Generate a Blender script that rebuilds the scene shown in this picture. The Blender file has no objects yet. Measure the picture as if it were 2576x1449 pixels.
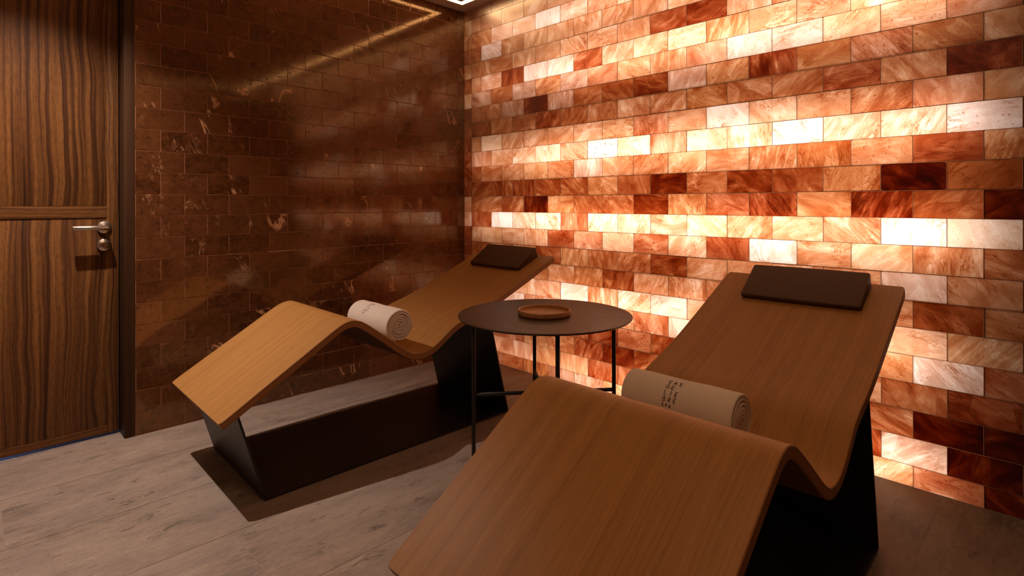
import bpy, bmesh, math, random
from mathutils import Vector, Matrix
R = math.radians
S = bpy.context.scene
COL = S.collection
rnd = random.Random(7)

# ------------------------------------------------------------------ camera
cam_d = bpy.data.cameras.new('camera')
cam = bpy.data.objects.new('camera', cam_d); COL.objects.link(cam)
yaw, roll = R(45.175), R(-0.0993)
f = Vector((math.cos(yaw), math.sin(yaw), 0)); r0 = Vector((math.sin(yaw), -math.cos(yaw), 0)); u0 = Vector((0, 0, 1))
r_ = math.cos(roll) * r0 + math.sin(roll) * u0; u_ = -math.sin(roll) * r0 + math.cos(roll) * u0
m = Matrix.Identity(4)
for i in range(3):
    m[i][0], m[i][1], m[i][2] = r_[i], u_[i], -f[i]
m.translation = Vector((-2.4412, -2.9193, 1.0338))
cam.matrix_world = m
cam_d.sensor_width = 36; cam_d.lens = 19.3645; cam_d.shift_y = -0.08292
cam_d.clip_start = 0.02
S.camera = cam

# ------------------------------------------------------------------ world, colour management
w = bpy.data.worlds.new('world'); S.world = w; w.use_nodes = True
w.node_tree.nodes['Background'].inputs[0].default_value = (0.01, 0.008, 0.006, 1)
w.node_tree.nodes['Background'].inputs[1].default_value = 0.3
S.view_settings.view_transform = 'Standard'
S.view_settings.look = 'None'
S.view_settings.gamma = 1
S.view_settings.use_curve_mapping = False
S.view_settings.exposure = 0.0
S.cycles.max_bounces = 10
S.cycles.diffuse_bounces = 6
S.cycles.transmission_bounces = 8
S.cycles.sample_clamp_indirect = 6

# ------------------------------------------------------------------ lamps
CEIL = 2.345
def light(name, kind, loc, energy, color, **kw):
    d = bpy.data.lights.new(name, kind); d.energy = energy; d.color = color
    for k, v in kw.items(): setattr(d, k, v)
    o = bpy.data.objects.new(name, d); COL.objects.link(o); o.location = loc
    return o
# recessed spotlight in the ceiling in front of the door
light('door_spotlight', 'SPOT', (-2.28, -0.455, CEIL - 0.03), 190, (1.0, 0.82, 0.70), spot_size=R(98), spot_blend=1.0, shadow_soft_size=0.012)
# added soft square fill, out of view, brightens the near lounger and towel
light('near_lounger_fill', 'AREA', (-2.10, -2.35, CEIL - 0.02), 7.0, (1.0, 0.62, 0.35), size=0.45)
# LED strips in the cavity behind the salt bricks
LED_X = 0.15
for z, e, y0, y1 in ((0.085, 8.0, -0.10, -2.60), (0.485, 8.6, -0.10, -2.58), (0.930, 10.8, -0.10, -2.66), (1.310, 10.0, -0.10, -2.66), (1.800, 9.4, -0.10, -2.66), (2.130, 7.6, -0.10, -2.66)):
    o = light('led_strip', 'AREA', (LED_X, (y0 + y1) / 2, z), e * abs(y1 - y0) / 2.7, (1.0, 0.83, 0.775), shape='RECTANGLE', size=abs(y1 - y0), size_y=0.012)
    o.rotation_euler = Matrix(((0, 0, 1), (1, 0, 0), (0, 1, 0))).to_euler()      # long side along y, emits towards -x
# blue glow of the corridor beyond the door
cl = light('corridor_light', 'AREA', (-2.62, 0.62, 0.10), 9.0, (0.20, 0.38, 1.0), size=0.30); cl.rotation_euler = (R(-86), 0, R(8))

# ------------------------------------------------------------------ node helpers
class NT:
    def __init__(s, name):
        s.m = bpy.data.materials.new(name); s.m.use_nodes = True
        s.t = s.m.node_tree; s.t.nodes.clear()
        s.out = s.t.nodes.new('ShaderNodeOutputMaterial')
    def n(s, typ, **kw):
        nd = s.t.nodes.new('ShaderNode' + typ)
        for k, v in kw.items():
            if k.startswith('i_'):
                key = k[2:]
                sock = nd.inputs[int(key)] if key.isdigit() else nd.inputs[key.replace('_', ' ')]
                s.set(sock, v)
            else: setattr(nd, k, v)
        return nd
    def set(s, sock, v):
        if hasattr(v, 'is_output'): s.t.links.new(v, sock)
        elif hasattr(v, 'outputs'): s.t.links.new(v.outputs[0], sock)
        else:
            if isinstance(v, (tuple, list)) and len(v) == 3 and sock.type == 'RGBA': v = (*v, 1)
            sock.default_value = v
    def math(s, op, a, b=0.0, c=None, clamp=False):
        nd = s.t.nodes.new('ShaderNodeMath'); nd.operation = op; nd.use_clamp = clamp
        s.set(nd.inputs[0], a); s.set(nd.inputs[1], b)
        if c is not None: s.set(nd.inputs[2], c)
        return nd.outputs[0]
    def vmath(s, op, a, b=(0, 0, 0)):
        nd = s.t.nodes.new('ShaderNodeVectorMath'); nd.operation = op
        s.set(nd.inputs[0], a)
        s.set(nd.inputs['Scale'] if op == 'SCALE' else nd.inputs[1], b)
        return nd.outputs[0]
    def mix(s, fac, a, b, mode='MIX'):
        nd = s.t.nodes.new('ShaderNodeMix'); nd.data_type = 'RGBA'; nd.blend_type = mode
        s.set(nd.inputs[0], fac); s.set(nd.inputs[6], a); s.set(nd.inputs[7], b)
        return nd.outputs[2]
    def ramp(s, fac, stops, interp='LINEAR'):
        nd = s.t.nodes.new('ShaderNodeValToRGB'); nd.color_ramp.interpolation = interp
        el = nd.color_ramp.elements
        while len(el) < len(stops): el.new(0.5)
        for e, (p, c) in zip(el, stops):
            e.position = p; e.color = (c, c, c, 1) if not isinstance(c, (tuple, list)) else (*c, 1)
        s.set(nd.inputs[0], fac)
        return nd.outputs[0]
    def noise(s, vec, scale, detail=3, rough=0.55, dist=0.0):
        nd = s.t.nodes.new('ShaderNodeTexNoise')
        s.set(nd.inputs['Vector'], vec); nd.inputs['Scale'].default_value = scale
        nd.inputs['Detail'].default_value = detail; nd.inputs['Roughness'].default_value = rough
        nd.inputs['Distortion'].default_value = dist
        return nd.outputs[0]
    def mapping(s, vec, scale=(1, 1, 1), rot=(0, 0, 0), loc=(0, 0, 0)):
        nd = s.t.nodes.new('ShaderNodeMapping'); s.set(nd.inputs[0], vec)
        nd.inputs['Scale'].default_value = scale; nd.inputs['Rotation'].default_value = rot; nd.inputs['Location'].default_value = loc
        return nd.outputs[0]
    def obj(s): return s.n('TexCoord').outputs['Object']
    def uv(s): return s.n('TexCoord').outputs['UV']
    def attr(s, name):
        nd = s.n('Attribute', attribute_name=name)
        sp = s.n('SeparateColor', i_0=nd.outputs['Color'])
        return sp.outputs[0], sp.outputs[1], sp.outputs[2]
    def bump(s, h, strength=0.3, dist=0.002):
        return s.n('Bump', i_Strength=strength, i_Distance=dist, i_Height=h).outputs[0]
    def pbr(s, color, rough=0.5, metal=0.0, spec=0.5, normal=None, coat=0.0, sheen=0.0):
        b = s.n('BsdfPrincipled', i_Base_Color=color, i_Roughness=rough, i_Metallic=metal)
        s.set(b.inputs['Specular IOR Level'], spec)
        if coat: b.inputs['Coat Weight'].default_value = coat; b.inputs['Coat Roughness'].default_value = 0.2
        if sheen: b.inputs['Sheen Weight'].default_value = sheen
        if normal is not None: s.set(b.inputs['Normal'], normal)
        s.t.links.new(b.outputs[0], s.out.inputs[0])
        return s.m
M = {}
def simple(name, color, rough=0.5, metal=0.0, spec=0.5, grain=0.0):
    n = NT(name)
    if grain:
        v = n.noise(n.obj(), 400, 2)
        c = n.mix(n.math('MULTIPLY', v, grain), color, tuple(x * 1.6 for x in color))
        M[name] = n.pbr(c, rough, metal, spec, n.bump(v, 0.15, 0.0005))
    else:
        M[name] = n.pbr(color, rough, metal, spec)
    return M[name]

# ------------------------------------------------------------------ materials
def mat_salt():
    n = NT('backlit_salt_brick')
    dens, seed, hue = n.attr('brick')
    dens = n.math('ADD', n.math('MULTIPLY', dens, 10.6), 0.52)
    tint = n.ramp(hue, [(0.0, (0.66, 0.428, 0.282)), (0.2, (0.66, 0.43, 0.27)), (0.45, (0.64, 0.392, 0.262)), (0.7, (0.665, 0.48, 0.375))], 'CONSTANT')
    off = n.vmath('SCALE', (1.3, 2.7, 3.1), n.math('MULTIPLY', seed, 23.0))
    p = n.vmath('ADD', n.obj(), off)
    rotn = n.n('VectorRotate', rotation_type='X_AXIS', i_Vector=p, i_Angle=n.math('MULTIPLY', seed, 41.0)).outputs[0]
    cloud = n.noise(n.mapping(rotn, (1, 1, 2.0)), 7.5, 5, 0.6, 0.8)
    st = n.noise(n.mapping(rotn, (1, 5, 34)), 1.3, 5, 0.65, 0.8)
    fine = n.noise(n.mapping(rotn, (1, 30, 120)), 1.5, 4, 0.7, 0.4)
    speck = n.noise(p, 85, 3, 0.7, 0.3)
    vein = n.noise(n.mapping(rotn, (1, 4, 15)), 2.0, 6, 0.7, 1.2)
    vline = n.math('SUBTRACT', 1.0, n.math('MULTIPLY', n.math('ABSOLUTE', n.math('SUBTRACT', vein, 0.5)), 26.0), clamp=True)
    vmask = n.ramp(n.noise(p, 9, 3), [(0.5, 0.0), (0.66, 1.0)])
    amt = n.math('FRACT', n.math('MULTIPLY', seed, 13.7))                # some bricks are streaky, some plain
    amt2 = n.math('FRACT', n.math('MULTIPLY', seed, 29.3))
    facet = n.n('TexVoronoi', i_Vector=n.mapping(rotn, (1, 1, 1.8)), i_Scale=9.0)
    fc = n.n('SeparateColor', i_0=facet.outputs['Color']).outputs[0]
    d = n.math('MULTIPLY', dens, n.math('ADD', 0.05, n.math('MULTIPLY', cloud, 1.9)))
    s_ = n.math('MULTIPLY', n.math('SUBTRACT', n.ramp(st, [(0.38, 0.0), (0.68, 1.0)]), 0.28), n.math('MULTIPLY', n.math('ADD', 0.08, n.math('MULTIPLY', n.math('POWER', amt, 2.0), 1.1)), n.math('ADD', 0.25, n.math('MULTIPLY', dens, 0.5))))
    d = n.math('ADD', d, s_)
    d = n.math('ADD', d, n.math('MULTIPLY', n.math('SUBTRACT', fine, 0.5), 0.3))
    d = n.math('ADD', d, n.math('MULTIPLY', n.math('MULTIPLY', vline, vmask), 1.5))
    sp = n.math('MULTIPLY', n.ramp(speck, [(0.62, 0.0), (0.70, 1.0)]), n.math('MULTIPLY', n.math('POWER', amt2, 2.5), 3.2))
    d = n.math('ADD', d, n.math('MULTIPLY', n.math('SUBTRACT', fc, 0.5), n.math('ADD', 0.12, n.math('MULTIPLY', dens, 0.22))))
    grn = n.noise(p, 190, 3, 0.7)
    d = n.math('ADD', d, n.math('MULTIPLY', n.math('SUBTRACT', grn, 0.5), 0.5))
    d = n.math('MAXIMUM', n.math('ADD', d, sp), 0.03)
    sc = n.n('SeparateColor', i_0=tint)
    T = n.n('CombineColor', i_0=n.math('POWER', sc.outputs[0], d), i_1=n.math('POWER', sc.outputs[1], d), i_2=n.math('POWER', sc.outputs[2], d)).outputs[0]
    nb = n.bump(n.math('ADD', speck, st), 0.25, 0.002)
    tr = n.n('BsdfTranslucent', i_Color=T)
    df = n.n('BsdfDiffuse', i_Color=n.mix(0.5, T, (0.30, 0.17, 0.10)))
    gl = n.n('BsdfGlossy', i_Color=(1, 1, 1), i_Roughness=0.32, i_Normal=nb)
    a = n.n('MixShader', i_0=0.12, i_1=tr, i_2=df)
    fr = n.n('Fresnel', i_IOR=1.45, i_Normal=nb)
    b = n.n('MixShader', i_0=n.math('MULTIPLY', fr.outputs[0], 0.6), i_1=a, i_2=gl)
    n.t.links.new(b.outputs[0], n.out.inputs[0])
    M['salt'] = n.m
    n = NT('salt_joint_mortar')
    c = n.mix(n.noise(n.obj(), 30, 3), (0.13, 0.046, 0.017), (0.24, 0.098, 0.04))
    tr = n.n('BsdfTranslucent', i_Color=c); df = n.n('BsdfDiffuse', i_Color=(0.22, 0.12, 0.07))
    a = n.n('MixShader', i_0=0.25, i_1=tr, i_2=df)
    n.t.links.new(a.outputs[0], n.out.inputs[0])
    M['joint'] = n.m
    n = NT('white_cavity_board'); M['cavity'] = n.pbr((0.75, 0.70, 0.62), 0.8)
mat_salt()

def mat_tile():
    n = NT('polished_brown_marble_tile')
    val, seed, k = n.attr('tile')
    off = n.vmath('SCALE', (2.3, 1.1, 3.7), n.math('MULTIPLY', seed, 31.0))
    p = n.vmath('ADD', n.obj(), off)
    base = n.mix(n.ramp(n.noise(p, 22, 6, 0.75), [(0.35, 0.0), (0.65, 1.0)]), (0.047, 0.0155, 0.0052), (0.122, 0.042, 0.0142))
    base = n.mix(val, base, (0.16, 0.060, 0.023))
    pits = n.ramp(n.noise(n.mapping(p, (1, 1, 1.6)), 46, 3, 0.6), [(0.60, 0.0), (0.68, 1.0)])
    base = n.mix(n.math('MULTIPLY', pits, 0.8), base, (0.016, 0.006, 0.004))
    # fine scratchy veins
    pr = n.mapping(p, (1, 1, 1), (0, R(24), 0))
    v = n.noise(n.mapping(pr, (3.6, 1, 1.2)), 3.0, 6, 0.66, 1.0)
    line = n.math('SUBTRACT', 1.0, n.math('MULTIPLY', n.math('ABSOLUTE', n.math('SUBTRACT', v, 0.5)), 80.0), clamp=True)
    msk = n.ramp(n.noise(p, 7.5, 3, 0.6), [(0.59, 0.0), (0.70, 1.0)])
    line = n.math('MULTIPLY', line, msk)
    v2 = n.noise(n.mapping(pr, (2.6, 1, 0.7)), 1.7, 5, 0.62, 1.6)
    ln2 = n.math('SUBTRACT', 1.0, n.math('MULTIPLY', n.math('ABSOLUTE', n.math('SUBTRACT', v2, 0.47)), 48.0), clamp=True)
    m2 = n.ramp(n.noise(p, 4.0, 2), [(0.62, 0.0), (0.655, 1.0)])
    ln2 = n.math('MULTIPLY', ln2, m2)
    v3 = n.noise(n.mapping(p, (1, 1, 1), (0, R(-35), 0)), 17, 5, 0.7, 1.8)
    ln3 = n.math('SUBTRACT', 1.0, n.math('MULTIPLY', n.math('ABSOLUTE', n.math('SUBTRACT', v3, 0.5)), 60.0), clamp=True)
    ln3 = n.math('MULTIPLY', n.math('MULTIPLY', ln3, n.ramp(n.noise(p, 10, 2), [(0.58, 0.0), (0.7, 1.0)])), 0.35)
    veins = n.math('MAXIMUM', n.math('MAXIMUM', n.math('MULTIPLY', line, 0.75), ln2), ln3)
    col = n.mix(veins, base, (0.60, 0.33, 0.17))
    rough = n.math('ADD', 0.055, n.math('MULTIPLY', n.noise(p, 22, 4), 0.08))
    rough = n.math('ADD', rough, n.math('MULTIPLY', pits, 0.2))
    h = n.math('ADD', n.noise(n.obj(), 9, 2), n.math('MULTIPLY', n.noise(p, 60, 2), 0.08))
    M['tile'] = n.pbr(col, rough, 0, 0.75, n.bump(h, 0.02, 0.003))
    n.t.nodes['Principled BSDF'].inputs['IOR'].default_value = 1.75
    n.t.nodes['Principled BSDF'].inputs['Specular Tint'].default_value = (1.0, 0.72, 0.46, 1)
    n = NT('copper_brown_grout'); M['grout'] = n.pbr(n.mix(n.noise(n.obj(), 60, 3), (0.25, 0.10, 0.042), (0.40, 0.175, 0.08)), 0.75)
mat_tile()

def mat_floor():
    n = NT('weathered_stone_floor_tile')
    val, seed, k = n.attr('tile')
    off = n.vmath('SCALE', (5.3, 3.1, 0.0), n.math('MULTIPLY', seed, 17.0))
    p = n.vmath('ADD', n.obj(), off)
    px = n.mapping(p, (1.0, 3.4, 1.0))
    a = n.noise(px, 2.2, 9, 0.74, 0.4)
    b = n.noise(n.mapping(p, (1.0, 3.2, 1.0)), 26, 6, 0.8, 0.3)
    base = n.ramp(n.math('ADD', n.math('MULTIPLY', a, 0.62), n.math('MULTIPLY', b, 0.38)), [(0.36, (0.105, 0.077, 0.065)), (0.46, (0.215, 0.161, 0.131)), (0.54, (0.285, 0.216, 0.171)), (0.66, (0.38, 0.292, 0.228))])
    base = n.mix(n.math('MULTIPLY', n.ramp(n.noise(p, 2.2, 3), [(0.4, 0.0), (0.65, 1.0)]), 0.45), base, (0.30, 0.235, 0.205))
    worn = n.noise(n.mapping(p, (1.0, 2.2, 1.0)), 6.5, 9, 0.78, 0.3)
    reg = n.ramp(n.noise(p, 1.5, 2), [(0.44, 0.0), (0.58, 1.0)])
    spots = n.math('MULTIPLY', n.ramp(worn, [(0.575, 0.0), (0.60, 1.0)]), reg)
    base = n.mix(n.math('MULTIPLY', spots, 0.75), base, (0.085, 0.066, 0.056))
    sp2 = n.ramp(n.noise(n.mapping(p, (1.0, 1.6, 1.0)), 26, 4, 0.65), [(0.69, 0.0), (0.73, 1.0)])
    base = n.mix(n.math('MULTIPLY', sp2, 0.6), base, (0.07, 0.055, 0.048))
    base = n.mix(n.math('MULTIPLY', val, 0.12), base, (0.22, 0.165, 0.13))
    fg = n.noise(n.mapping(p, (1.0, 2.2, 1.0)), 110, 4, 0.75)
    base = n.mix(n.math('MULTIPLY', n.ramp(fg, [(0.5, 0.0), (0.72, 1.0)]), 0.45), base, (0.13, 0.10, 0.085))
    h = n.math('ADD', b, n.math('ADD', n.math('MULTIPLY', worn, 0.5), n.math('MULTIPLY', fg, 0.4)))
    M['floor'] = n.pbr(base, n.math('ADD', 0.42, n.math('MULTIPLY', b, 0.2)), 0, 0.35, n.bump(h, 0.25, 0.003))
    n = NT('floor_grout'); M['floorgrout'] = n.pbr((0.27, 0.205, 0.16), 0.85)
mat_floor()

def mat_door(name, rot):
    n = NT(name)
    p = n.obj()
    if rot: p = n.mapping(p, (1, 1, 1), (0, R(90), 0))
    wob = n.noise(n.mapping(p, (3.0, 1, 0.9)), 1.6, 2)
    q = n.vmath('ADD', p, n.n('CombineXYZ', i_0=n.math('MULTIPLY', n.math('SUBTRACT', wob, 0.5), 0.08), i_1=0.0, i_2=0.0).outputs[0])
    a = n.noise(n.mapping(q, (60, 1, 0.45)), 1.0, 3, 0.6, 0.3)
    b = n.noise(n.mapping(q, (95, 1, 1.2)), 1.0, 3, 0.6, 0.2)
    c = n.noise(n.mapping(p, (160, 1, 28)), 1.0, 3, 0.7)
    t = n.math('ADD', n.math('MULTIPLY', a, 0.72), n.math('MULTIPLY', b, 0.28))
    col = n.ramp(t, [(0.36, (0.036, 0.012, 0.0035)), (0.43, (0.068, 0.024, 0.0066)), (0.48, (0.120, 0.044, 0.0118)), (0.55, (0.165, 0.066, 0.0175)), (0.66, (0.235, 0.098, 0.027))])
    col = n.mix(n.math('MULTIPLY', n.ramp(n.math('ADD', n.math('MULTIPLY', c, 0.6), n.math('MULTIPLY', n.noise(n.mapping(p, (90, 1, 40)), 1.0, 4, 0.8), 0.4)), [(0.46, 0.0), (0.66, 1.0)]), 0.62), col, (0.042, 0.0155, 0.0055))
    return n.pbr(col, 0.5, 0, 0.25, n.bump(c, 0.08, 0.001))
M['door_v'] = mat_door('striped_walnut_vertical', False)
M['door_h'] = mat_door('striped_walnut_horizontal', True)
def mat_frame():
    n = NT('dark_walnut_frame')
    a = n.noise(n.mapping(n.obj(), (60, 60, 0.9)), 1.0, 3, 0.6, 0.2)
    M['frame'] = n.pbr(n.ramp(a, [(0.3, (0.030, 0.012, 0.0045)), (0.7, (0.065, 0.027, 0.010))]), 0.55, 0, 0.2)
mat_frame()

def mat_veneer():
    n = NT('light_oak_veneer')
    p = n.n('Attribute', attribute_name='grain').outputs['Vector']
    wob = n.noise(n.mapping(p, (1.6, 3.0, 1)), 1.4, 3)
    q = n.vmath('ADD', p, n.n('CombineXYZ', i_0=0.0, i_1=n.math('MULTIPLY', n.math('SUBTRACT', wob, 0.5), 0.035), i_2=0.0).outputs[0])
    a = n.noise(n.mapping(q, (0.55, 30, 1)), 1.0, 3, 0.6, 0.25)
    b = n.noise(n.mapping(q, (1.6, 190, 1)), 1.0, 3, 0.65)
    c = n.noise(n.mapping(q, (22, 420, 1)), 1.0, 2, 0.6)
    t = n.math('ADD', n.math('MULTIPLY', a, 0.34), n.math('ADD', n.math('MULTIPLY', b, 0.38), n.math('MULTIPLY', c, 0.28)))
    col = n.ramp(t, [(0.36, (0.265, 0.120, 0.034)), (0.46, (0.335, 0.158, 0.047)), (0.54, (0.375, 0.181, 0.055)), (0.64, (0.42, 0.208, 0.066))])
    M['veneer'] = n.pbr(col, 0.42, 0, 0.22, n.bump(c, 0.06, 0.0006))
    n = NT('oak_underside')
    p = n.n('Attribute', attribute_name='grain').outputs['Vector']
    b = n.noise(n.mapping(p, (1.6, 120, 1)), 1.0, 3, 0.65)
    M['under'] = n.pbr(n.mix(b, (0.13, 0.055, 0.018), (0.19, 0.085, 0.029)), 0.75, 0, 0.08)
    n = NT('plywood_edge')
    p = n.n('Attribute', attribute_name='grain').outputs['Vector']
    sx = n.n('SeparateXYZ', i_0=p)
    dd = n.math('MULTIPLY', sx.outputs[2], 1 / 0.027)
    lay = n.math('FRACT', n.math('ADD', n.math('MULTIPLY', dd, 6.0), n.math('MULTIPLY', n.math('SINE', n.math('MULTIPLY', dd, 9.0)), 0.45)))
    s1 = n.ramp(lay, [(0.0, 0.0), (0.15, 1.0), (0.55, 1.0), (0.7, 0.0)])
    nz = n.noise(n.mapping(p, (9, 1, 900)), 1.0, 3)
    col = n.mix(n.math('MULTIPLY', s1, n.math('ADD', 0.35, nz)), (0.20, 0.085, 0.028), (0.37, 0.170, 0.058))
    M['ply'] = n.pbr(col, 0.5, 0, 0.35)
mat_veneer()

simple('black_powder_coated_steel', (0.016, 0.013, 0.0115), 0.42, 0.0, 0.35, 0.5)
simple('black_tube_steel', (0.018, 0.014, 0.011), 0.42, 0.0, 0.35, 0.4)
simple('brushed_nickel', (0.62, 0.56, 0.50), 0.30, 1.0)
simple('dark_gap', (0.006, 0.004, 0.003), 0.9)
def mat_misc():
    n = NT('dark_brown_leatherette')
    v = n.n('TexVoronoi', i_Vector=n.obj(), i_Scale=520.0).outputs[0]
    c = n.mix(n.noise(n.obj(), 9, 3), (0.060, 0.024, 0.010), (0.076, 0.031, 0.0135))
    M['leather'] = n.pbr(c, 0.50, 0, 0.4, n.bump(v, 0.12, 0.0006))
    n = NT('white_terry_towel')
    a = n.noise(n.obj(), 420, 3, 0.7); b = n.noise(n.obj(), 60, 3)
    c = n.mix(a, (0.60, 0.50, 0.43), (0.80, 0.71, 0.63))
    M['towel'] = n.pbr(c, 0.95, 0, 0.1, n.bump(n.math('ADD', a, n.math('MULTIPLY', b, 0.6)), 0.55, 0.0025), sheen=0.3)
    n = NT('plum_brown_thread'); M['thread'] = n.pbr((0.05, 0.018, 0.022), 0.9)
    n = NT('dark_ceramic_table_top')
    p = n.obj()
    v = n.noise(n.mapping(p, (1, 4.5, 1), (0, 0, R(50))), 1.6, 3, 0.5, 0.9)
    ln = n.math('SUBTRACT', 1.0, n.math('MULTIPLY', n.math('ABSOLUTE', n.math('SUBTRACT', v, 0.53)), 150.0), clamp=True)
    ln = n.math('MULTIPLY', ln, n.ramp(n.noise(p, 4, 2), [(0.45, 0.0), (0.6, 1.0)]))
    c = n.mix(n.noise(p, 18, 4), (0.036, 0.0205, 0.0115), (0.051, 0.029, 0.0165))
    c = n.mix(n.math('MULTIPLY', ln, 0.5), c, (0.22, 0.13, 0.075))
    M['tabletop'] = n.pbr(c, n.math('ADD', 0.36, n.math('MULTIPLY', n.noise(p, 40, 3), 0.12)), 0, 0.5, n.bump(n.noise(p, 240, 3), 0.05, 0.0006))
    n = NT('turned_acacia_wood')
    p = n.obj()
    a = n.noise(n.mapping(p, (4, 46, 30), (0, 0, R(30))), 1.0, 4, 0.6, 0.4)
    M['tray'] = n.pbr(n.ramp(a, [(0.32, (0.26, 0.110, 0.035)), (0.5, (0.37, 0.170, 0.057)), (0.7, (0.45, 0.225, 0.08))]), 0.42, 0, 0.4)
    n = NT('painted_ceiling'); M['ceiling'] = n.pbr(n.mix(n.noise(n.obj(), 6, 3), (0.50, 0.40, 0.31), (0.54, 0.435, 0.335)), 0.8)
    n = NT('dark_plaster'); M['plaster'] = n.pbr(n.mix(n.noise(n.obj(), 5, 4), (0.24, 0.125, 0.065), (0.29, 0.155, 0.08)), 0.7)
    n = NT('lit_light_diffuser')
    e = n.n('Emission', i_Color=(1.0, 0.57, 0.26), i_Strength=5.5)
    n.t.links.new(e.outputs[0], n.out.inputs[0]); M['ring'] = n.m
mat_misc()

# ------------------------------------------------------------------ mesh helpers
def finish(bm, name, mats, parent=None, smooth=True, sharp=32, loc=None):
    if smooth:
        for fa in bm.faces: fa.smooth = True
        for e in bm.edges:
            if len(e.link_faces) == 2 and e.calc_face_angle(0) > R(sharp): e.smooth = False
    me = bpy.data.meshes.new(name); bm.to_mesh(me); bm.free()
    for m_ in (mats if isinstance(mats, (list, tuple)) else [mats]): me.materials.append(m_)
    o = bpy.data.objects.new(name, me); COL.objects.link(o)
    if parent: o.parent = parent
    if loc: o.location = loc
    return o
def struct(o): o['kind'] = 'structure'; return o
def tag(o, label, cat, group=None):
    o['label'] = label; o['category'] = cat
    if group: o['group'] = group
    return o
def thing(name, label, cat, loc, rot=(0, 0, 0), group=None):
    o = bpy.data.objects.new(name, None); COL.objects.link(o); o.location = loc; o.rotation_euler = rot
    o.empty_display_size = 0.1
    return tag(o, label, cat, group)
def box(bm, x0, x1, y0, y1, z0, z1, bev=0.0, mi=0):
    g = bmesh.ops.create_cube(bm, size=1)
    vs = g['verts']
    for v in vs:
        v.co = Vector((x0 if v.co.x < 0 else x1, y0 if v.co.y < 0 else y1, z0 if v.co.z < 0 else z1))
    fs = set(fa for v in vs for fa in v.link_faces)
    for fa in fs: fa.material_index = mi
    if bev:
        es = list(set(e for v in vs for e in v.link_edges))
        bmesh.ops.bevel(bm, geom=es, offset=bev, segments=2, affect='EDGES', profile=0.6)
def tube(bm, a, b, rad, seg=20, cap=True):
    a, b = Vector(a), Vector(b); d = b - a
    q = d.to_track_quat('Z', 'X')
    rings = []
    bv = min(rad * 0.25, d.length * 0.2)
    for h, rr in ((0, rad - bv), (bv, rad), (d.length - bv, rad), (d.length, rad - bv)):
        rings.append([bm.verts.new(a + q @ Vector((rr * math.cos(2 * math.pi * i / seg), rr * math.sin(2 * math.pi * i / seg), h))) for i in range(seg)])
    for r1, r2 in zip(rings, rings[1:]):
        for i in range(seg): bm.faces.new((r1[i], r1[(i + 1) % seg], r2[(i + 1) % seg], r2[i]))
    if cap:
        bm.faces.new(list(reversed(rings[0]))); bm.faces.new(rings[-1])
def lathe(bm, prof, seg=96):
    rings = []
    for rr, z in prof:
        if rr < 1e-6: rings.append([bm.verts.new((0, 0, z))])
        else: rings.append([bm.verts.new((rr * math.cos(2 * math.pi * i / seg), rr * math.sin(2 * math.pi * i / seg), z)) for i in range(seg)])
    for r1, r2 in zip(rings, rings[1:]):
        for i in range(seg):
            j = (i + 1) % seg
            if len(r1) == 1: bm.faces.new((r1[0], r2[j], r2[i]))
            elif len(r2) == 1: bm.faces.new((r1[i], r1[j], r2[0]))
            else: bm.faces.new((r1[i], r1[j], r2[j], r2[i]))
    bmesh.ops.recalc_face_normals(bm, faces=bm.faces)
def color_attr(o, name, face_vals):
    me = o.data
    at = me.attributes.new(name, 'FLOAT_COLOR', 'CORNER')
    for p in me.polygons:
        c = face_vals[p.index]
        for li in p.loop_indices: at.data[li].color = (*c, 1)

X0, Y0 = -3.45, -4.0      # far sides of the room
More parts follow.
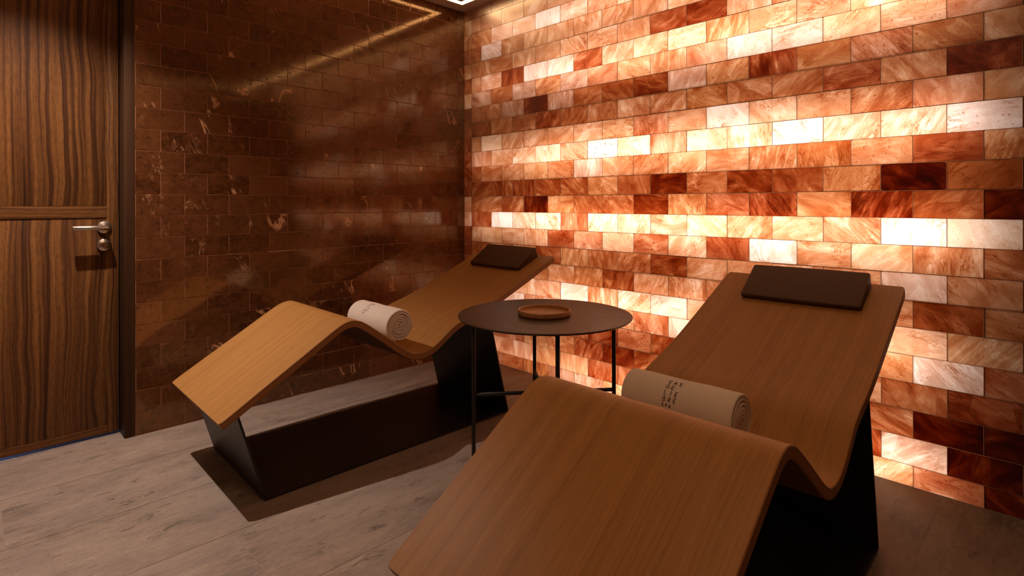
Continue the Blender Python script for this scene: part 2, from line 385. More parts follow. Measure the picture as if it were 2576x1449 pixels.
# ------------------------------------------------------------------ salt wall
NAMES = {'n': 0.05, 'y': 0.3, 'r': 0.55, 'g': 0.85}
BR = {  # course: (first joint, [density+hue ...]) bricks two half-units wide, from the corner to the right
 -11: (-1, '1.6 2.0g 2.0 1.7y 1.3g 1.1g .8y .7y .9y .8y 1.0 1.2 .7y 1.3r 4.5 4.5'),
 -10: (-1, '1.2 .9r .8r 1.0y 1.0 1.6r 1.7r 1.3 1.2 1.2 1.2 2.4r .6g 4.5 5 5'),
 -9: (-1, '.9 1.4 1.6r 1.2y 1.6 2.0r 2.6r 2.2 1.6 1.4 1.3 1.6 1.6 5.2 5 5'),
 -8: (-1, '.8 .9 1.0 1.2 1.7 2.3r 1.3r 2.3 1.6 1.4 1.2 1.3 1.6 2.4r 5 5'),
 -7: (-1, '1.2 .9 .5g .9r .6 .9 .8 1.2r .6g 1.0 1.0 .8 1.0y .35g 1.4r 2.0'),
 -6: (-1, '1.2 .9 .7 .9r .45g 1.0 .4 .5g .9r .9 .8 .8 .5 .75y 2.4 3'),
 -5: (-1, '1.6 1.4 1.4 1.6 1.2 1.5y 2.6 1.1 1.1 1.2 1.2 1.2 1.2 2.4 1.3y 2.5'),
 -4: (-1, '2 1.5 1.5 2.2 1.1y 1.6 1.7 2.5 1.2 1.1 1.0 1.1 .65g 1.05 3 3'),
 -3: (-1, '1.3 .8y .9 .7 1.8r 1.1r .6 1.4r .65 1.9r .3g .9 .6y 1.05 1.7 3'),
 -2: (-1, '1.8r .07g .3 .35 1.4r .3y .5 .7r .4y 1.0 .75 .95r .10g .16y .6y 3'),
 -1: (-1, '2.2 1.5 2.2 4.2 1.4y 1.6 1.5 3.4 1.4y 1.8r 2.2r 1.3y 3.2r 2.0 4 4'),
 0: (-1, '2.4 2.3 2.4 2.4 1.9 1.3y 2 3.8 1.7 3.0 2.3 1.4y 5.5 1.8y 4 4'),
 1: (-1, '2.2 1.3 1.3 1.0y 1.4 .65g 1.1 1.1 .8y 1.1 1.0 1.4y 1.2 1.9r 1.3y 2.6'),
 2: (-1, '.9r .9 .6 .35 .8r .25g .35y .8r .5 .4 .22g .6r .5r .13g 1.3y 3'),
 3: (-1, '1.4 .45y 1.0 1.1 1.1 .8 .9y 1.2r 1.0 .35g .6 .9 1.3 1.1r 1.1y 2.6'),
 4: (-1, '3.0 1.5y 2.0 2.2 1.7 1.6 1.3 1.4 1.5y 1.4 1.4 1.8r 1.1 3.3r 1.7g 4'),
 5: (-1, '2 1.8 1.5g 4.6 1.4g 1.7 2.0 2.8 1.0g 1.2y 2.2r 1.3y 1.1r 1.5y .9y 2'),
 6: (-1, '1.6g 1.9 1.0g 1.2 1.0g .9r .7y .9 .8r .35g .45g .5y .7 .9r 1.3y 2'),
 7: (-1, '1.2 .8r 2.2r .35g .4g 1.6r .8r .8 .35y .9y .8 .7r .5y .7 .8 2'),
 8: (-1, '1.4 1.5 1.0 1.0 .9 .85 .9 1.9r 2.5r .8 1.1 .7 .7 .8 .8 2'),
 9: (-1, '1.8 .45g 1.4 1.0 .9 .9 1.0 1.0 .8y .9 1.0 .8 .8 .8 .9 2'),
 10: (-1, '1.3y .35r .5r .15g .4r .8r .6 1.0r .7 .7 .8 .8 .8 .8 .8 2'),
 11: (-1, '1.6 1.0r .9 .9 .8r .8 1.0 .9 .8 .8 .8 .9 .9 .9 .9 2'),
 12: (-1, '2.6 2.4 2.4 2.2 2.2 2 2 2 2 2 2 2 2 2 2 2'),  # dimness above the top LED strip put into this course's density
}
def salt_wall():
    bm = bmesh.new(); vals = []
    g = random.Random(3)
    def yk(k): return -(0.17546 + 0.09796 * k)
    def brick(y1, y0, z0, z1, dens, hue, seed):      # y1 > y0
        rc = g.choice([0.0012, 0.0015, 0.002, 0.0025, 0.005])
        i = 0.0010; xf = g.uniform(-0.0008, 0.0008); xb = 0.003
        inn, out = [], []
        for (cy, cz, sy, sz) in ((y0, z0, 1, 1), (y1, z0, -1, 1), (y1, z1, -1, -1), (y0, z1, 1, -1)):
            rr = rc * g.uniform(0.6, 1.6)
            a = (cy + sy * i, cz + sz * (i + rr)); c = (cy + sy * (i + rr), cz + sz * i)
            mid = (cy + sy * (i + rr * 0.29), cz + sz * (i + rr * 0.29))
            oa = (cy, cz + sz * (i + rr)); oc = (cy + sy * (i + rr), cz); om = (cy, cz)
            seq = [(a, oa), (mid, om), (c, oc)]
            if (sy * sz) < 0: seq.reverse()
            for a_, o_ in seq:
                inn.append(bm.verts.new((xf, a_[0], a_[1]))); out.append(bm.verts.new((xb, o_[0], o_[1])))
        n = len(inn)
        bm.faces.new(inn).material_index = 0; vals.append((dens / 8, seed, hue))
        for q in range(n):
            fa = bm.faces.new((inn[q], out[q], out[(q + 1) % n], inn[(q + 1) % n])); fa.material_index = 1
            vals.append((dens / 8, seed, hue))
    for row in range(-11, 13):
        z0 = max(0.0, 1.0770 + 0.1 * row); z1 = min(CEIL, 1.0770 + 0.1 * (row + 1))
        toks = BR[row][1].split()
        even = row % 2 != 0          # odd-numbered courses have their joints on even half-units
        js = [-1] + (list(range(0, 40, 2)) if even else list(range(1, 40, 2)))
        cells = [(0.0, yk(-1), None)]
        ti = 0
        for a, b in zip(js, js[1:]):
            if yk(a) < -3.3: break
            cells.append((yk(a), yk(b), toks[min(ti, len(toks) - 1)])); ti += 1
        for y1, y0, tok in cells:
            if tok is None:
                tok = {11: '1.0y', 10: '1.0y', 9: '1.8r', 8: '1.3y', 7: '2.2', 6: '.7y', -1: '.9r', -2: '.8r'}.get(row, '2.6')
            h = 'n'
            if tok[-1] in NAMES: h = tok[-1]; tok = tok[:-1]
            d = float(tok)
            brick(y1, max(y0, -3.3), z0, z1, d * g.uniform(0.95, 1.05), NAMES[h], g.random())
    bmesh.ops.remove_doubles(bm, verts=bm.verts, dist=1e-6)
    # faces keep their order through remove_doubles only when none is dropped
    o = finish(bm, 'wall_right', [M['salt'], M['joint']], smooth=False)
    color_attr(o, 'brick', vals)
    struct(o); o['label'] = 'backlit wall of orange and white salt bricks'; o['category'] = 'wall'
    bm = bmesh.new()
    xb = 0.21
    P = [(0.004, 0.0), (xb, 0.0), (xb, -3.3), (0.004, -3.3)]
    lo = [bm.verts.new((x, y, 0.0)) for x, y in P]; hi = [bm.verts.new((x, y, CEIL)) for x, y in P]
    for i in range(3): bm.faces.new((lo[i], lo[i + 1], hi[i + 1], hi[i]))
    bm.faces.new(lo); bm.faces.new(hi)
    c = finish(bm, 'lightbox_backing', M['cavity'], o, smooth=False); struct(c)
    bm = bmesh.new(); box(bm, 0, 0.21, Y0, -3.3, 0, CEIL); struct(finish(bm, 'wall_right_end', M['plaster'], smooth=False))
salt_wall()

# ------------------------------------------------------------------ tiled wall
def tile_wall():
    bm = bmesh.new(); vals = []
    g = random.Random(11)
    box(bm, -1.903, 0.21, 0.0012, 0.12, 0.0, CEIL, mi=1)
    bm.faces.ensure_lookup_table(); vals += [(0, 0, 0)] * len(bm.faces)
    def xk(k): return -1.80433 + 0.09713 * k
    gr = 0.0010
    for j in range(-12, 14):
        z0 = max(0.0, 1.07731 + 0.09755 * j); z1 = min(CEIL, 1.07731 + 0.09755 * (j + 1))
        if z1 - z0 < 0.004: continue
        ks = range(-2, 20, 2) if j % 2 == 0 else range(-3, 20, 2)
        for k in ks:
            xa = max(xk(k), -1.903); xb = min(xk(k + 2), -0.0005)
            if xb - xa < 0.004: continue
            tilt = g.gauss(0, 0.0022); tilt2 = g.gauss(0, 0.0022)
            v = max(0.0, g.gauss(0.12, 0.16)) if g.random() > 0.12 else g.uniform(0.4, 0.75)
            cx, cz = (xa + xb) / 2, (z0 + z1) / 2
            def P(x, z, d): return bm.verts.new((x, d + (x - cx) * tilt + (z - cz) * tilt2, z))
            i = 0.0011
            inn = [P(x, z, 0.0) for x, z in ((xa + gr + i, z0 + gr + i), (xb - gr - i, z0 + gr + i), (xb - gr - i, z1 - gr - i), (xa + gr + i, z1 - gr - i))]
            out = [P(x, z, 0.0011) for x, z in ((xa + gr, z0 + gr), (xb - gr, z0 + gr), (xb - gr, z1 - gr), (xa + gr, z1 - gr))]
            s = g.random()
            bm.faces.new(inn); vals.append((v, s, 0))
            for q in range(4):
                bm.faces.new((out[q], out[(q + 1) % 4], inn[(q + 1) % 4], inn[q])); vals.append((v, s, 0))
    o = finish(bm, 'wall_left', [M['tile'], M['grout']], smooth=False)
    color_attr(o, 'tile', vals); struct(o)
    o['label'] = 'polished dark brown marble tile wall'; o['category'] = 'wall'
    # wall beyond the door and above it
    bm = bmesh.new(); box(bm, X0, -2.84, 0.0, 0.12, 0, CEIL); box(bm, -2.84, -1.903, 0.0, 0.12, 2.16, CEIL)
    struct(finish(bm, 'wall_left_door_surround', M['plaster'], smooth=False))
tile_wall()

# ------------------------------------------------------------------ floor, ceiling, other walls
def floor():
    bm = bmesh.new(); vals = []
    g = random.Random(5)
    box(bm, X0 - 0.1, 0.22, Y0 - 0.1, 0.9, -0.08, -0.0008, mi=1)
    vals += [(0, 0, 0)] * len(bm.faces)
    W_, L_ = 0.385, 1.17
    offs = {0: -2.60, 1: -2.356, 2: -2.264, 3: -1.845}
    for r in range(-3, 11):
        y1 = -0.302 - W_ * (r - 1); y0 = y1 - W_
        off = offs.get(r, g.uniform(-2.6, -1.5))
        for k in range(-2, 4):
            xa = max(off + k * L_, X0 - 0.1); xb = min(off + (k + 1) * L_, 0.0)
            if xb - xa < 0.01: continue
            gr = 0.0009
            v, s = g.random(), g.random()
            ya, yb = max(y0, Y0 - 0.1), min(y1, 0.9)
            inn = [bm.verts.new((x, y, 0.0)) for x, y in ((xa + gr, ya + gr), (xb - gr, ya + gr), (xb - gr, yb - gr), (xa + gr, yb - gr))]
            bm.faces.new(inn); vals.append((v, s, 0))
    o = finish(bm, 'floor', [M['floor'], M['floorgrout']], smooth=False)
    color_attr(o, 'tile', vals); struct(o)
    bm = bmesh.new(); box(bm, X0, 0.22, Y0, 0.0, CEIL, CEIL + 0.08); struct(finish(bm, 'ceiling', M['ceiling'], smooth=False))
    bm = bmesh.new(); box(bm, X0 - 0.1, X0, Y0, 0.0, 0, CEIL); struct(finish(bm, 'wall_back', M['plaster'], smooth=False))
    bm = bmesh.new(); box(bm, X0, 0.0, Y0 - 0.1, Y0, 0, CEIL); struct(finish(bm, 'wall_front', M['plaster'], smooth=False))
floor()

def ring():
    a, b = 0.108, 0.152
    t = thing('ceiling_light', 'square glowing cream strip light set in the ceiling corner', 'ceiling light', (-1.7, -2.0, CEIL))
    def ringmesh(bm, i0, i1, z0, z1):
        def P(i): return [(-i, -i), (X0 + i, -i), (X0 + i, Y0 + i), (-i, Y0 + i)]
        o0 = [bm.verts.new((x + 1.7, y + 2.0, z1)) for x, y in P(i0)]; o1 = [bm.verts.new((x + 1.7, y + 2.0, z0)) for x, y in P(i0)]
        i0_ = [bm.verts.new((x + 1.7, y + 2.0, z0)) for x, y in P(i1)]; i1_ = [bm.verts.new((x + 1.7, y + 2.0, z1)) for x, y in P(i1)]
        for k in range(4):
            j = (k + 1) % 4
            for A, B in ((o0, o1), (o1, i0_), (i0_, i1_), (i1_, o0)): bm.faces.new((A[k], A[j], B[j], B[k]))
        bmesh.ops.recalc_face_normals(bm, faces=bm.faces)
    bm = bmesh.new(); ringmesh(bm, a, b, -0.0015, -0.0002); finish(bm, 'diffuser', M['ring'], t, smooth=False)
    bm = bmesh.new(); ringmesh(bm, a - 0.003, a, -0.003, -0.0002); ringmesh(bm, b, b + 0.003, -0.003, -0.0002)
    finish(bm, 'trim_frame', M['ceiling'], t, smooth=False)
ring()

# ------------------------------------------------------------------ door
def door():
    xr, xl, yf = -1.9475, -2.795, 0.10
    zb, zt = 0.011, 2.115
    root = bpy.data.objects.new('door_1', None); COL.objects.link(root); root.location = ((xl + xr) / 2, yf, 0)
    struct(root); root['label'] = 'striped walnut door with a nickel lever handle'; root['category'] = 'door'
    ox, oy = root.location.x, root.location.y
    def part(name, mat, boxes, bev=0.0012):
        bm = bmesh.new()
        for (x0, x1, y0, y1, z0, z1) in boxes: box(bm, x0 - ox, x1 - ox, y0 - oy, y1 - oy, z0, z1, bev)
        return finish(bm, name, mat, root)
    part('door_core', M['door_v'], [(xl, xr, yf + 0.006, yf + 0.04, zb, zt)])
    part('stile', M['door_v'], [(xr - 0.043, xr, yf - 0.001, yf + 0.007, zb, zt)])
    part('upper_panel', M['door_v'], [(xl, xr - 0.0435, yf + 0.0, yf + 0.007, 1.0245, zt)])
    part('lower_panel', M['door_v'], [(xl, xr - 0.0435, yf + 0.0, yf + 0.007, 0.046, 0.9705)])
    part('middle_rail', M['door_h'], [(xl, xr - 0.0435, yf - 0.003, yf + 0.007, 0.9715, 1.0235)])
    part('bottom_rail', M['door_h'], [(xl, xr - 0.0435, yf - 0.001, yf + 0.007, zb, 0.045)])
    # lever set
    x, zz = -2.001 - ox, 0.929
    def disc(bm, cx, cz, r, y0, y1):
        tube(bm, (cx, y0, cz), (cx, y1, cz), r, 40)
    bm = bmesh.new(); disc(bm, x, zz, 0.0265, -0.001, -0.0095); ros = finish(bm, 'handle_rose', M['brushed_nickel'], root)
    bm = bmesh.new(); disc(bm, x, zz, 0.0105, -0.009, -0.056)
    tube(bm, (x + 0.0105, -0.0555, zz), (x - 0.118, -0.0555, zz), 0.0102, 28)
    finish(bm, 'lever', M['brushed_nickel'], root)
    bm = bmesh.new(); disc(bm, x, 0.851, 0.0265, -0.001, -0.0095); finish(bm, 'lock_rose', M['brushed_nickel'], root)
    bm = bmesh.new(); disc(bm, x - 0.002, 0.851, 0.0165, -0.009, -0.027)
    box(bm, x - 0.0035, x - 0.0005, -0.0285, -0.026, 0.838, 0.864, 0.0006); finish(bm, 'thumb_turn', M['brushed_nickel'], root)
    # frame
    bm = bmesh.new()
    box(bm, -1.944, -1.9035, -0.001, 0.118, 0, 2.16, 0.002)
    box(bm, -2.84, -2.7985, -0.001, 0.118, 0, 2.16, 0.002)
    box(bm, -2.7985, -1.944, -0.001, 0.118, 2.12, 2.16, 0.002)
    struct(finish(bm, 'trim_1', M['frame']))
    bm = bmesh.new(); box(bm, -2.8, -1.9, 0.15, 0.17, 0.0, 0.0002); bm.free()
    # corridor beyond the gap
    bm = bmesh.new(); box(bm, X0, -1.5, 0.9, 1.0, 0, CEIL); box(bm, -1.6, -1.5, 0.14, 0.9, 0, CEIL); box(bm, X0 - 0.1, X0, 0.12, 0.9, 0, CEIL); box(bm, X0, -1.5, 0.12, 0.9, CEIL, CEIL + 0.06)
    struct(finish(bm, 'wall_corridor', M['plaster'], smooth=False))
door()

# ------------------------------------------------------------------ loungers
PROF = [(-.152, .313), (-.06, .3695), (.03, .4245), (.12, .479), (.20, .528), (.245, .555), (.285, .5755), (.325, .5825), (.362, .572), (.40, .548),
        (.465, .499), (.529, .449), (.567, .421), (.605, .4015), (.645, .396), (.685, .4025), (.725, .421), (.768, .449), (.812, .477), (.86, .4975),
        (.94, .5215), (1.02, .549), (1.092, .576), (1.223, .630), (1.36, .6885), (1.498, .748)]
def catmull(P, n):
    out = []
    for i in range(len(P) - 1):
        p0, p1, p2, p3 = P[max(i - 1, 0)], P[i], P[i + 1], P[min(i + 2, len(P) - 1)]
        for k in range(n):
            t = k / n
            out.append(tuple(0.5 * ((2 * b) + (-a + c) * t + (2 * a - 5 * b + 4 * c - d) * t * t + (-a + 3 * b - 3 * c + d) * t ** 3) for a, b, c, d in zip(p0, p1, p2, p3)))
    out.append(P[-1]); return out
CURVE = catmull(PROF, 8)
W_B, TH = 0.605, 0.027
def zat(s):
    for a, b in zip(CURVE, CURVE[1:]):
        if a[0] <= s <= b[0]: return a[1] + (b[1] - a[1]) * (s - a[0]) / (b[0] - a[0])
def slab_mesh(seed):
    bm = bmesh.new()
    gl = bm.verts.layers.float_vector.new('grain')
    hw, c = W_B / 2, 0.0022
    L = 0; rings = []
    for i, (s, z) in enumerate(CURVE):
        a, b = CURVE[max(i - 1, 0)], CURVE[min(i + 1, len(CURVE) - 1)]
        tx, tz = b[0] - a[0], b[1] - a[1]; ln = math.hypot(tx, tz); nx, nz = -tz / ln, tx / ln
        if i: L += math.hypot(s - CURVE[i - 1][0], z - CURVE[i - 1][1])
        cin = 0.007 if i in (0, len(CURVE) - 1) else (0.002 if i in (1, len(CURVE) - 2) else 0.0)   # rounded corners in plan
        h2 = hw - cin
        ring_ = []
        for t, d in ((-h2 + c, 0), (h2 - c, 0), (h2, -c), (h2, -TH + c), (h2 - c, -TH), (-h2 + c, -TH), (-h2, -TH + c), (-h2, -c)):
            v = bm.verts.new((s + nx * d, t, z + nz * d)); v[gl] = (L + seed * 3.3, t + seed, -d); ring_.append(v)
        rings.append(ring_)
    n = 8
    for r1, r2 in zip(rings, rings[1:]):
        for k in range(n):
            fa = bm.faces.new((r1[k], r2[k], r2[(k + 1) % n], r1[(k + 1) % n]))
            fa.material_index = 0 if k == 0 else (2 if k == 4 else 1)
    bm.faces.new(rings[0]).material_index = 1; bm.faces.new(list(reversed(rings[-1]))).material_index = 1
    bmesh.ops.recalc_face_normals(bm, faces=bm.faces)
    return bm
def lounger(loc, th, label, seed):
    root = thing('lounger', label, 'lounger', loc, (0, 0, th), 'wavy oak loungers facing away from the salt wall')
    finish(slab_mesh(seed), 'seat_shell', [M['veneer'], M['ply'], M['under']], root, sharp=35)
    bw, pt = 0.285, 0.008
    def plate(a, b, name):            # flat steel plate between two (s, z) points, hung on its left side
        bm = bmesh.new()
        d = Vector((b[0] - a[0], 0, b[1] - a[1])); nrm = Vector((d.z, 0, -d.x)).normalized() * pt
        A, B = Vector((a[0], 0, a[1])), Vector((b[0], 0, b[1]))
        vs = []
        for p in (A, B, B + nrm, A + nrm):
            vs.append((bm.verts.new(p + Vector((0, -bw, 0))), bm.verts.new(p + Vector((0, bw, 0)))))
        for i in range(4):
            j = (i + 1) % 4; bm.faces.new((vs[i][0], vs[j][0], vs[j][1], vs[i][1]))
        bm.faces.new([v[0] for v in vs]); bm.faces.new([v[1] for v in reversed(vs)])
        bmesh.ops.recalc_face_normals(bm, faces=bm.faces)
        bmesh.ops.bevel(bm, geom=list(bm.edges), offset=0.0008, segments=1, affect='EDGES')
        return finish(bm, name, M['black_powder_coated_steel'], root, smooth=False)
    sm = -.092
    plate((0.0, 0.004), (sm, zat(sm) - 0.033), 'leg')
    sh = 1.035
    plate((1.165, 0.004), (sh, zat(sh) - 0.031), 'leg')
    bm = bmesh.new(); box(bm, 0.0, 1.168, -bw, bw, 0.0, 0.008, 0.001); finish(bm, 'base_plate', M['black_powder_coated_steel'], root, smooth=False)
    return root
LA = (Vector((-1.700, -0.6735, 0)), R(-0.6))
LB = (Vector((-1.689, -2.260, 0)), R(0.95))
lounger(LA[0], LA[1], 'wavy light oak lounger on a black steel base beside the brown tiled wall', 0.0)
lounger(LB[0], LB[1], 'wavy oak lounger nearest the camera, cut off by the bottom edge', 2.17)
def on_lounger(L, s, t, z):
    return L[0] + Matrix.Rotation(L[1], 3, 'Z') @ Vector((s, t, z))

# ------------------------------------------------------------------ head pillows
def pillow(L, s0, t0, hw, label):
    Lp = 0.170; sl = math.atan(0.430)
    z0 = zat(s0)
    base = on_lounger(L, s0, t0, z0 + 0.0008)
    bm = bmesh.new()
    raw = [(0.004, 0.0), (Lp, 0.0), (Lp + 0.002, 0.054), (0.0, 0.019)]
    def rounded(P, r, n=4):
        out = []
        for i in range(len(P)):
            a, b, c = Vector(P[i - 1]), Vector(P[i]), Vector(P[(i + 1) % len(P)])
            u, v = (a - b).normalized(), (c - b).normalized()
            p, q = b + u * r, b + v * r
            for k in range(n + 1):
                t = k / n; out.append(((1 - t) ** 2) * p + 2 * t * (1 - t) * b + t * t * q)
        return out
    rings = []
    for t, ins in ((-1, 0.0045), (-0.985, 0.0012), (-0.965, 0.0), (-0.5, -0.0015), (0, -0.002), (0.5, -0.0015), (0.965, 0.0), (0.985, 0.0012), (1, 0.0045)):
        P = rounded(raw, 0.007)
        cx = sum(p.x for p in P) / len(P); cz = sum(p.y for p in P) / len(P)
        ringv = []
        for p in P:
            d = Vector((p.x - cx, p.y - cz)); l = d.length
            q = Vector((cx, cz)) + d * (1 - ins / max(l, 1e-4))
            ringv.append(bm.verts.new((q.x, t * hw, max(q.y, 0.0))))
        rings.append(ringv)
    n = len(rings[0])
    for a, b in zip(rings, rings[1:]):
        for k in range(n): bm.faces.new((a[k], a[(k + 1) % n], b[(k + 1) % n], b[k]))
    bm.faces.new(list(reversed(rings[0]))); bm.faces.new(rings[-1])
    bmesh.ops.recalc_face_normals(bm, faces=bm.faces)
    o = finish(bm, 'head_pillow', M['leather'], sharp=50)
    o.location = base; o.rotation_euler = (0, -sl, L[1])
    tag(o, label, 'pillow', 'leather head pillows on the loungers')
pillow(LA, 1.328, -0.003, 0.195, 'dark brown wedge pillow on the lounger beside the tiled wall')
pillow(LB, 1.326, -0.012, 0.195, 'dark brown wedge pillow on the lounger nearest the camera')

# ------------------------------------------------------------------ rolled towels
GLY = {
 'C': [[(1, .85), (.7, 1), (.3, 1), (0, .7), (0, .3), (.3, 0), (.7, 0), (1, .15)]],
 'A': [[(0, 0), (.45, .9)], [(.55, 1), (1, 0)], [(.3, .3), (.75, .3)]],
 'S': [[(.95, .85), (.6, 1), (.25, 1), (.05, .78), (.25, .55), (.7, .45), (.95, .22), (.7, 0), (.3, 0), (.05, .15)]],
 'D': [[(.05, 0), (.05, .8)], [(.05, 1), (.55, 1), (.95, .65), (.95, .35), (.55, 0), (.3, 0)]],
 'E': [[(.1, 1), (.9, 1)], [(.1, .75), (.1, 0), (.85, 0)], [(.2, .5), (.75, .5)]],
 'L': [[(.1, 1), (.1, .2)], [(.0, 0), (.75, 0)]],
 'I': [[(.5, 0), (.5, 1)]],
 'B': [[(.08, 0), (.08, .75)], [(.08, 1), (.6, 1), (.85, .78), (.6, .55), (.25, .55)], [(.6, .5), (.92, .25), (.65, 0), (.25, 0)]],
 'R': [[(.1, 0), (.1, .8)], [(.1, 1), (.65, 1), (.88, .75), (.65, .5), (.3, .5)], [(.5, .42), (.9, 0)]],
 'P': [[(.15, 0), (.15, .85)], [(.15, 1), (.65, 1), (.85, .75), (.65, .48), (.3, .48)]],
}
def towel(L, s, t0, t1, z, rad, start, label, text_y, text_a, flat=1.0, seed=1, rotz=0.0, sc=1.0):
    Lt = t1 - t0
    root = thing('rolled_towel', label, 'towel', on_lounger(L, s, (t0 + t1) / 2, z), (0, 0, L[1] + rotz), 'rolled white towels on the loungers')
    g = random.Random(seed)
    pitch, th = 0.0104, 0.0100
    turns = (rad - 0.006) / pitch
    N = int(turns * 40)
    bm = bmesh.new()
    ph = [g.uniform(0, 6.28) for _ in range(8)]
    def R_(a):          # centre line radius; a = angle from the inside
        rr = 0.006 + pitch * a / (2 * math.pi) - th / 2
        return max(rr, 0.001) + 0.0010 * math.sin(a * 1.7 + ph[0]) * min(1, rr / 0.03) + 0.0007 * math.sin(a * 3.1 + ph[1])
    stations = [(0, 0.35, 0.0035), (0.0015, 0.78, 0.001), (0.005, 0.97, 0.0), (0.011, 1.0, 0.0)] + [(0.03 + (Lt - 0.06) * i / 14, 1.0, 0.0) for i in range(15)] + [(Lt - 0.011, 1.0, 0.0), (Lt - 0.005, 0.97, 0.0), (Lt - 0.0015, 0.78, 0.001), (Lt, 0.35, 0.0035)]
    total = turns * 2 * math.pi
    grid = []
    for y, k, ins in stations:
        endf = 1 if (y < 0.02 or y > Lt - 0.02) else 0
        o_, i_ = [], []
        for q in range(N + 1):
            a = total * q / N
            rc = R_(a) + 0.0008 * math.sin(y * 40 + a) * (1 - endf)
            h = th / 2 * k
            if q == N: h *= 0.4
            A = start - (total - a)
            wob = 0.0022 * math.sin(a * 0.9 + ph[2]) * endf
            for lst, rr in ((o_, rc + h), (i_, rc - h)):
                lst.append(bm.verts.new((rr * math.cos(A), -Lt / 2 + y + wob, rr * math.sin(A) * flat)))
        grid.append((o_, i_))
    for (o1, i1), (o2, i2) in zip(grid, grid[1:]):
        for q in range(N):
            bm.faces.new((o1[q], o1[q + 1], o2[q + 1], o2[q])); bm.faces.new((i1[q + 1], i1[q], i2[q], i2[q + 1]))
        bm.faces.new((o1[N], i1[N], i2[N], o2[N])); bm.faces.new((i1[0], o1[0], o2[0], i2[0]))
    for o1, i1 in (grid[0], grid[-1]):
        for q in range(N): bm.faces.new((o1[q], i1[q], i1[q + 1], o1[q + 1]))
    bmesh.ops.recalc_face_normals(bm, faces=bm.faces)
    finish(bm, 'cloth', M['towel'], root, sharp=80)
    # stitched lettering wrapped round the roll
    bm = bmesh.new()
    ro = rad + 0.0016
    rows = [('CAS', 0.0165, 0.0265), ('DE', 0.0165, 0.0265), ('LIE', 0.0165, 0.0265), ('BRE', 0.0165, 0.0265), ('SPA', 0.0105, 0.0165)]
    v0 = 0.0
    def put(u, v):      # u across the roll axis (towards -y), v distance down from the first line
        a = text_a + v / ro
        rr = R_(total - (start - a)) + th / 2 + 0.0003
        return (rr * math.cos(a), text_y - u, rr * math.sin(a) * flat)
    for word, h, adv in rows:
        h, adv = h * sc, adv * sc
        wd = h * 0.62; gap = adv * (0.76 if h > 0.012 * sc else 0.80)
        for ci, ch in enumerate(word):
            for path in GLY[ch]:
                pts = [Vector((ci * gap + x * wd, v0 + (1 - y) * h)) for x, y in path]
                sub = []
                for a, b in zip(pts, pts[1:]):
                    for k in range(4): sub.append(a.lerp(b, k / 4))
                sub.append(pts[-1])
                hwid = 0.00095 * sc
                Lr, Rr = [], []
                for i, p in enumerate(sub):
                    d = (sub[min(i + 1, len(sub) - 1)] - sub[max(i - 1, 0)]).normalized(); nn = Vector((-d.y, d.x)) * hwid
                    Lr.append(bm.verts.new(put(*(p + nn)))); Rr.append(bm.verts.new(put(*(p - nn))))
                for i in range(len(sub) - 1): bm.faces.new((Lr[i], Lr[i + 1], Rr[i + 1], Rr[i]))
        v0 += h * 1.48
    ext = bmesh.ops.extrude_face_region(bm, geom=list(bm.faces))
    for v in [e for e in ext['geom'] if isinstance(e, bmesh.types.BMVert)]:
        l = math.hypot(v.co.x, v.co.z); v.co.x *= (l + 0.0006) / l; v.co.z *= (l + 0.0006) / l
    bmesh.ops.recalc_face_normals(bm, faces=bm.faces)
    x = finish(bm, 'lettering', M['thread'], root, smooth=False); x['label'] = 'dark plum stitched lettering'
    return root
towel(LA, 0.549, -0.285, 0.045, 0.524, 0.071, R(250), 'rolled white towel on the lounger beside the tiled wall', 0.045, R(100), 1.0, 3, 0.0, 0.62)
towel(LB, 0.575, -0.118, 0.182, 0.5065, 0.071, R(262), 'rolled white towel on the lounger nearest the camera', 0.027, R(109), 1.0, 8, 0.0, 0.72)

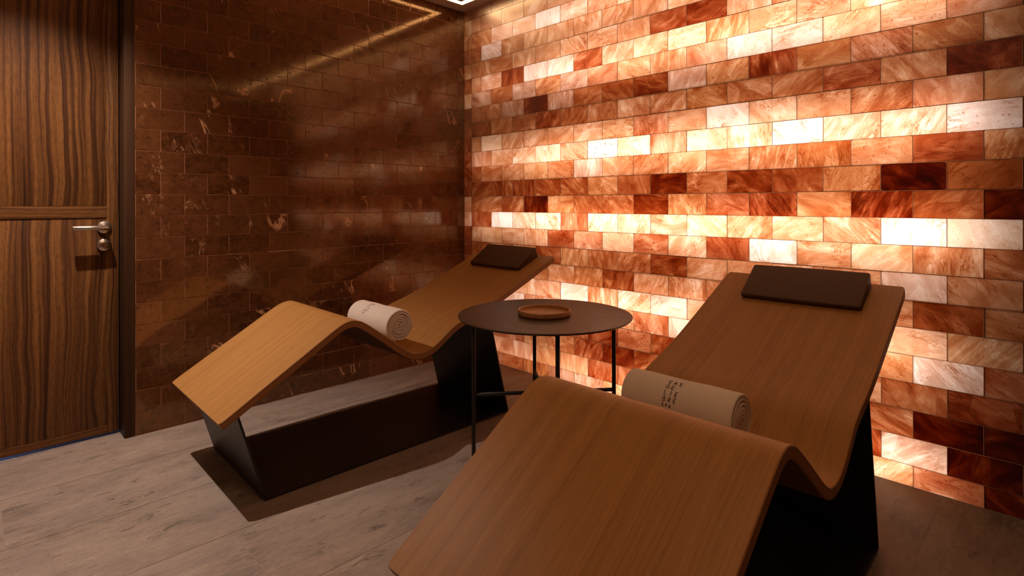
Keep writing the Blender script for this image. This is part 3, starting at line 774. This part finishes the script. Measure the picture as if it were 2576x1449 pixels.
# ------------------------------------------------------------------ side table and tray
TC = Vector((-0.774, -1.428, 0)); TZ = 0.585; TR = 0.350
def table():
    root = thing('side_table', 'round dark stone side table on thin black legs between the loungers', 'table', TC)
    bm = bmesh.new()
    lathe(bm, [(0, TZ - 0.010), (TR - 0.022, TZ - 0.010), (TR - 0.004, TZ - 0.0075), (TR - 0.0005, TZ - 0.004), (TR, TZ - 0.002), (TR - 0.0008, TZ - 0.0003), (TR - 0.002, TZ), (TR - 0.02, TZ), (0, TZ)], 128)
    finish(bm, 'table_top', M['tabletop'], root, sharp=40)
    rl, rt = 0.2875, 0.0082
    angs = [R(x) for x in LEGA]
    for a in angs:
        p = Vector((rl * math.cos(a), rl * math.sin(a), 0))
        bm = bmesh.new(); tube(bm, (p.x, p.y, 0), (p.x, p.y, TZ - 0.0105), rt)
        finish(bm, 'leg', M['black_tube_steel'], root)
    for k in range(2):
        a, b = angs[k], angs[k + 2]
        bm = bmesh.new(); q = rl - rt * 0.6; zs = 0.268
        tube(bm, (q * math.cos(a), q * math.sin(a), zs), (q * math.cos(b), q * math.sin(b), zs), rt * 0.95)
        finish(bm, 'stretcher', M['black_tube_steel'], root)
        bm = bmesh.new()
        for i in range(1):
            d = Vector((math.cos(a), math.sin(a), 0)); n_ = Vector((-d.y, d.x, 0)) * 0.006
            P = [d * rl, d * (rl - 0.06), -d * (rl - 0.06), -d * rl]; zt = [0.022, 0.011, 0.011, 0.022]
            top = [(bm.verts.new(p + n_ + Vector((0, 0, TZ - 0.0101))), bm.verts.new(p - n_ + Vector((0, 0, TZ - 0.0101)))) for p in P]
            bot = [(bm.verts.new(p + n_ + Vector((0, 0, TZ - 0.0101 - z))), bm.verts.new(p - n_ + Vector((0, 0, TZ - 0.0101 - z)))) for p, z in zip(P, zt)]
            for j in range(3):
                bm.faces.new((top[j][0], top[j + 1][0], top[j + 1][1], top[j][1])); bm.faces.new((bot[j][0], bot[j][1], bot[j + 1][1], bot[j + 1][0]))
                for s_ in (0, 1): bm.faces.new((top[j][s_], top[j + 1][s_], bot[j + 1][s_], bot[j][s_]))
            for j in (0, 3): bm.faces.new((top[j][0], top[j][1], bot[j][1], bot[j][0]))
        bmesh.ops.recalc_face_normals(bm, faces=bm.faces)
        finish(bm, 'top_bracket', M['black_tube_steel'], root, smooth=False)
LEGA = [51, 141, 231, 321]
table()
bm = bmesh.new()
r = 0.106
lathe(bm, [(0, 0), (r - 0.006, 0), (r - 0.002, 0.002), (r, 0.006), (r, 0.020), (r - 0.0012, 0.0222), (r - 0.0045, 0.0225), (r - 0.0075, 0.021), (r - 0.009, 0.010), (r - 0.014, 0.0072), (0, 0.0068)], 96)
tray = finish(bm, 'tray', M['tray'], sharp=45); tray.location = (-0.788, -1.440, TZ)
tag(tray, 'round shallow wooden tray on the dark side table', 'tray')
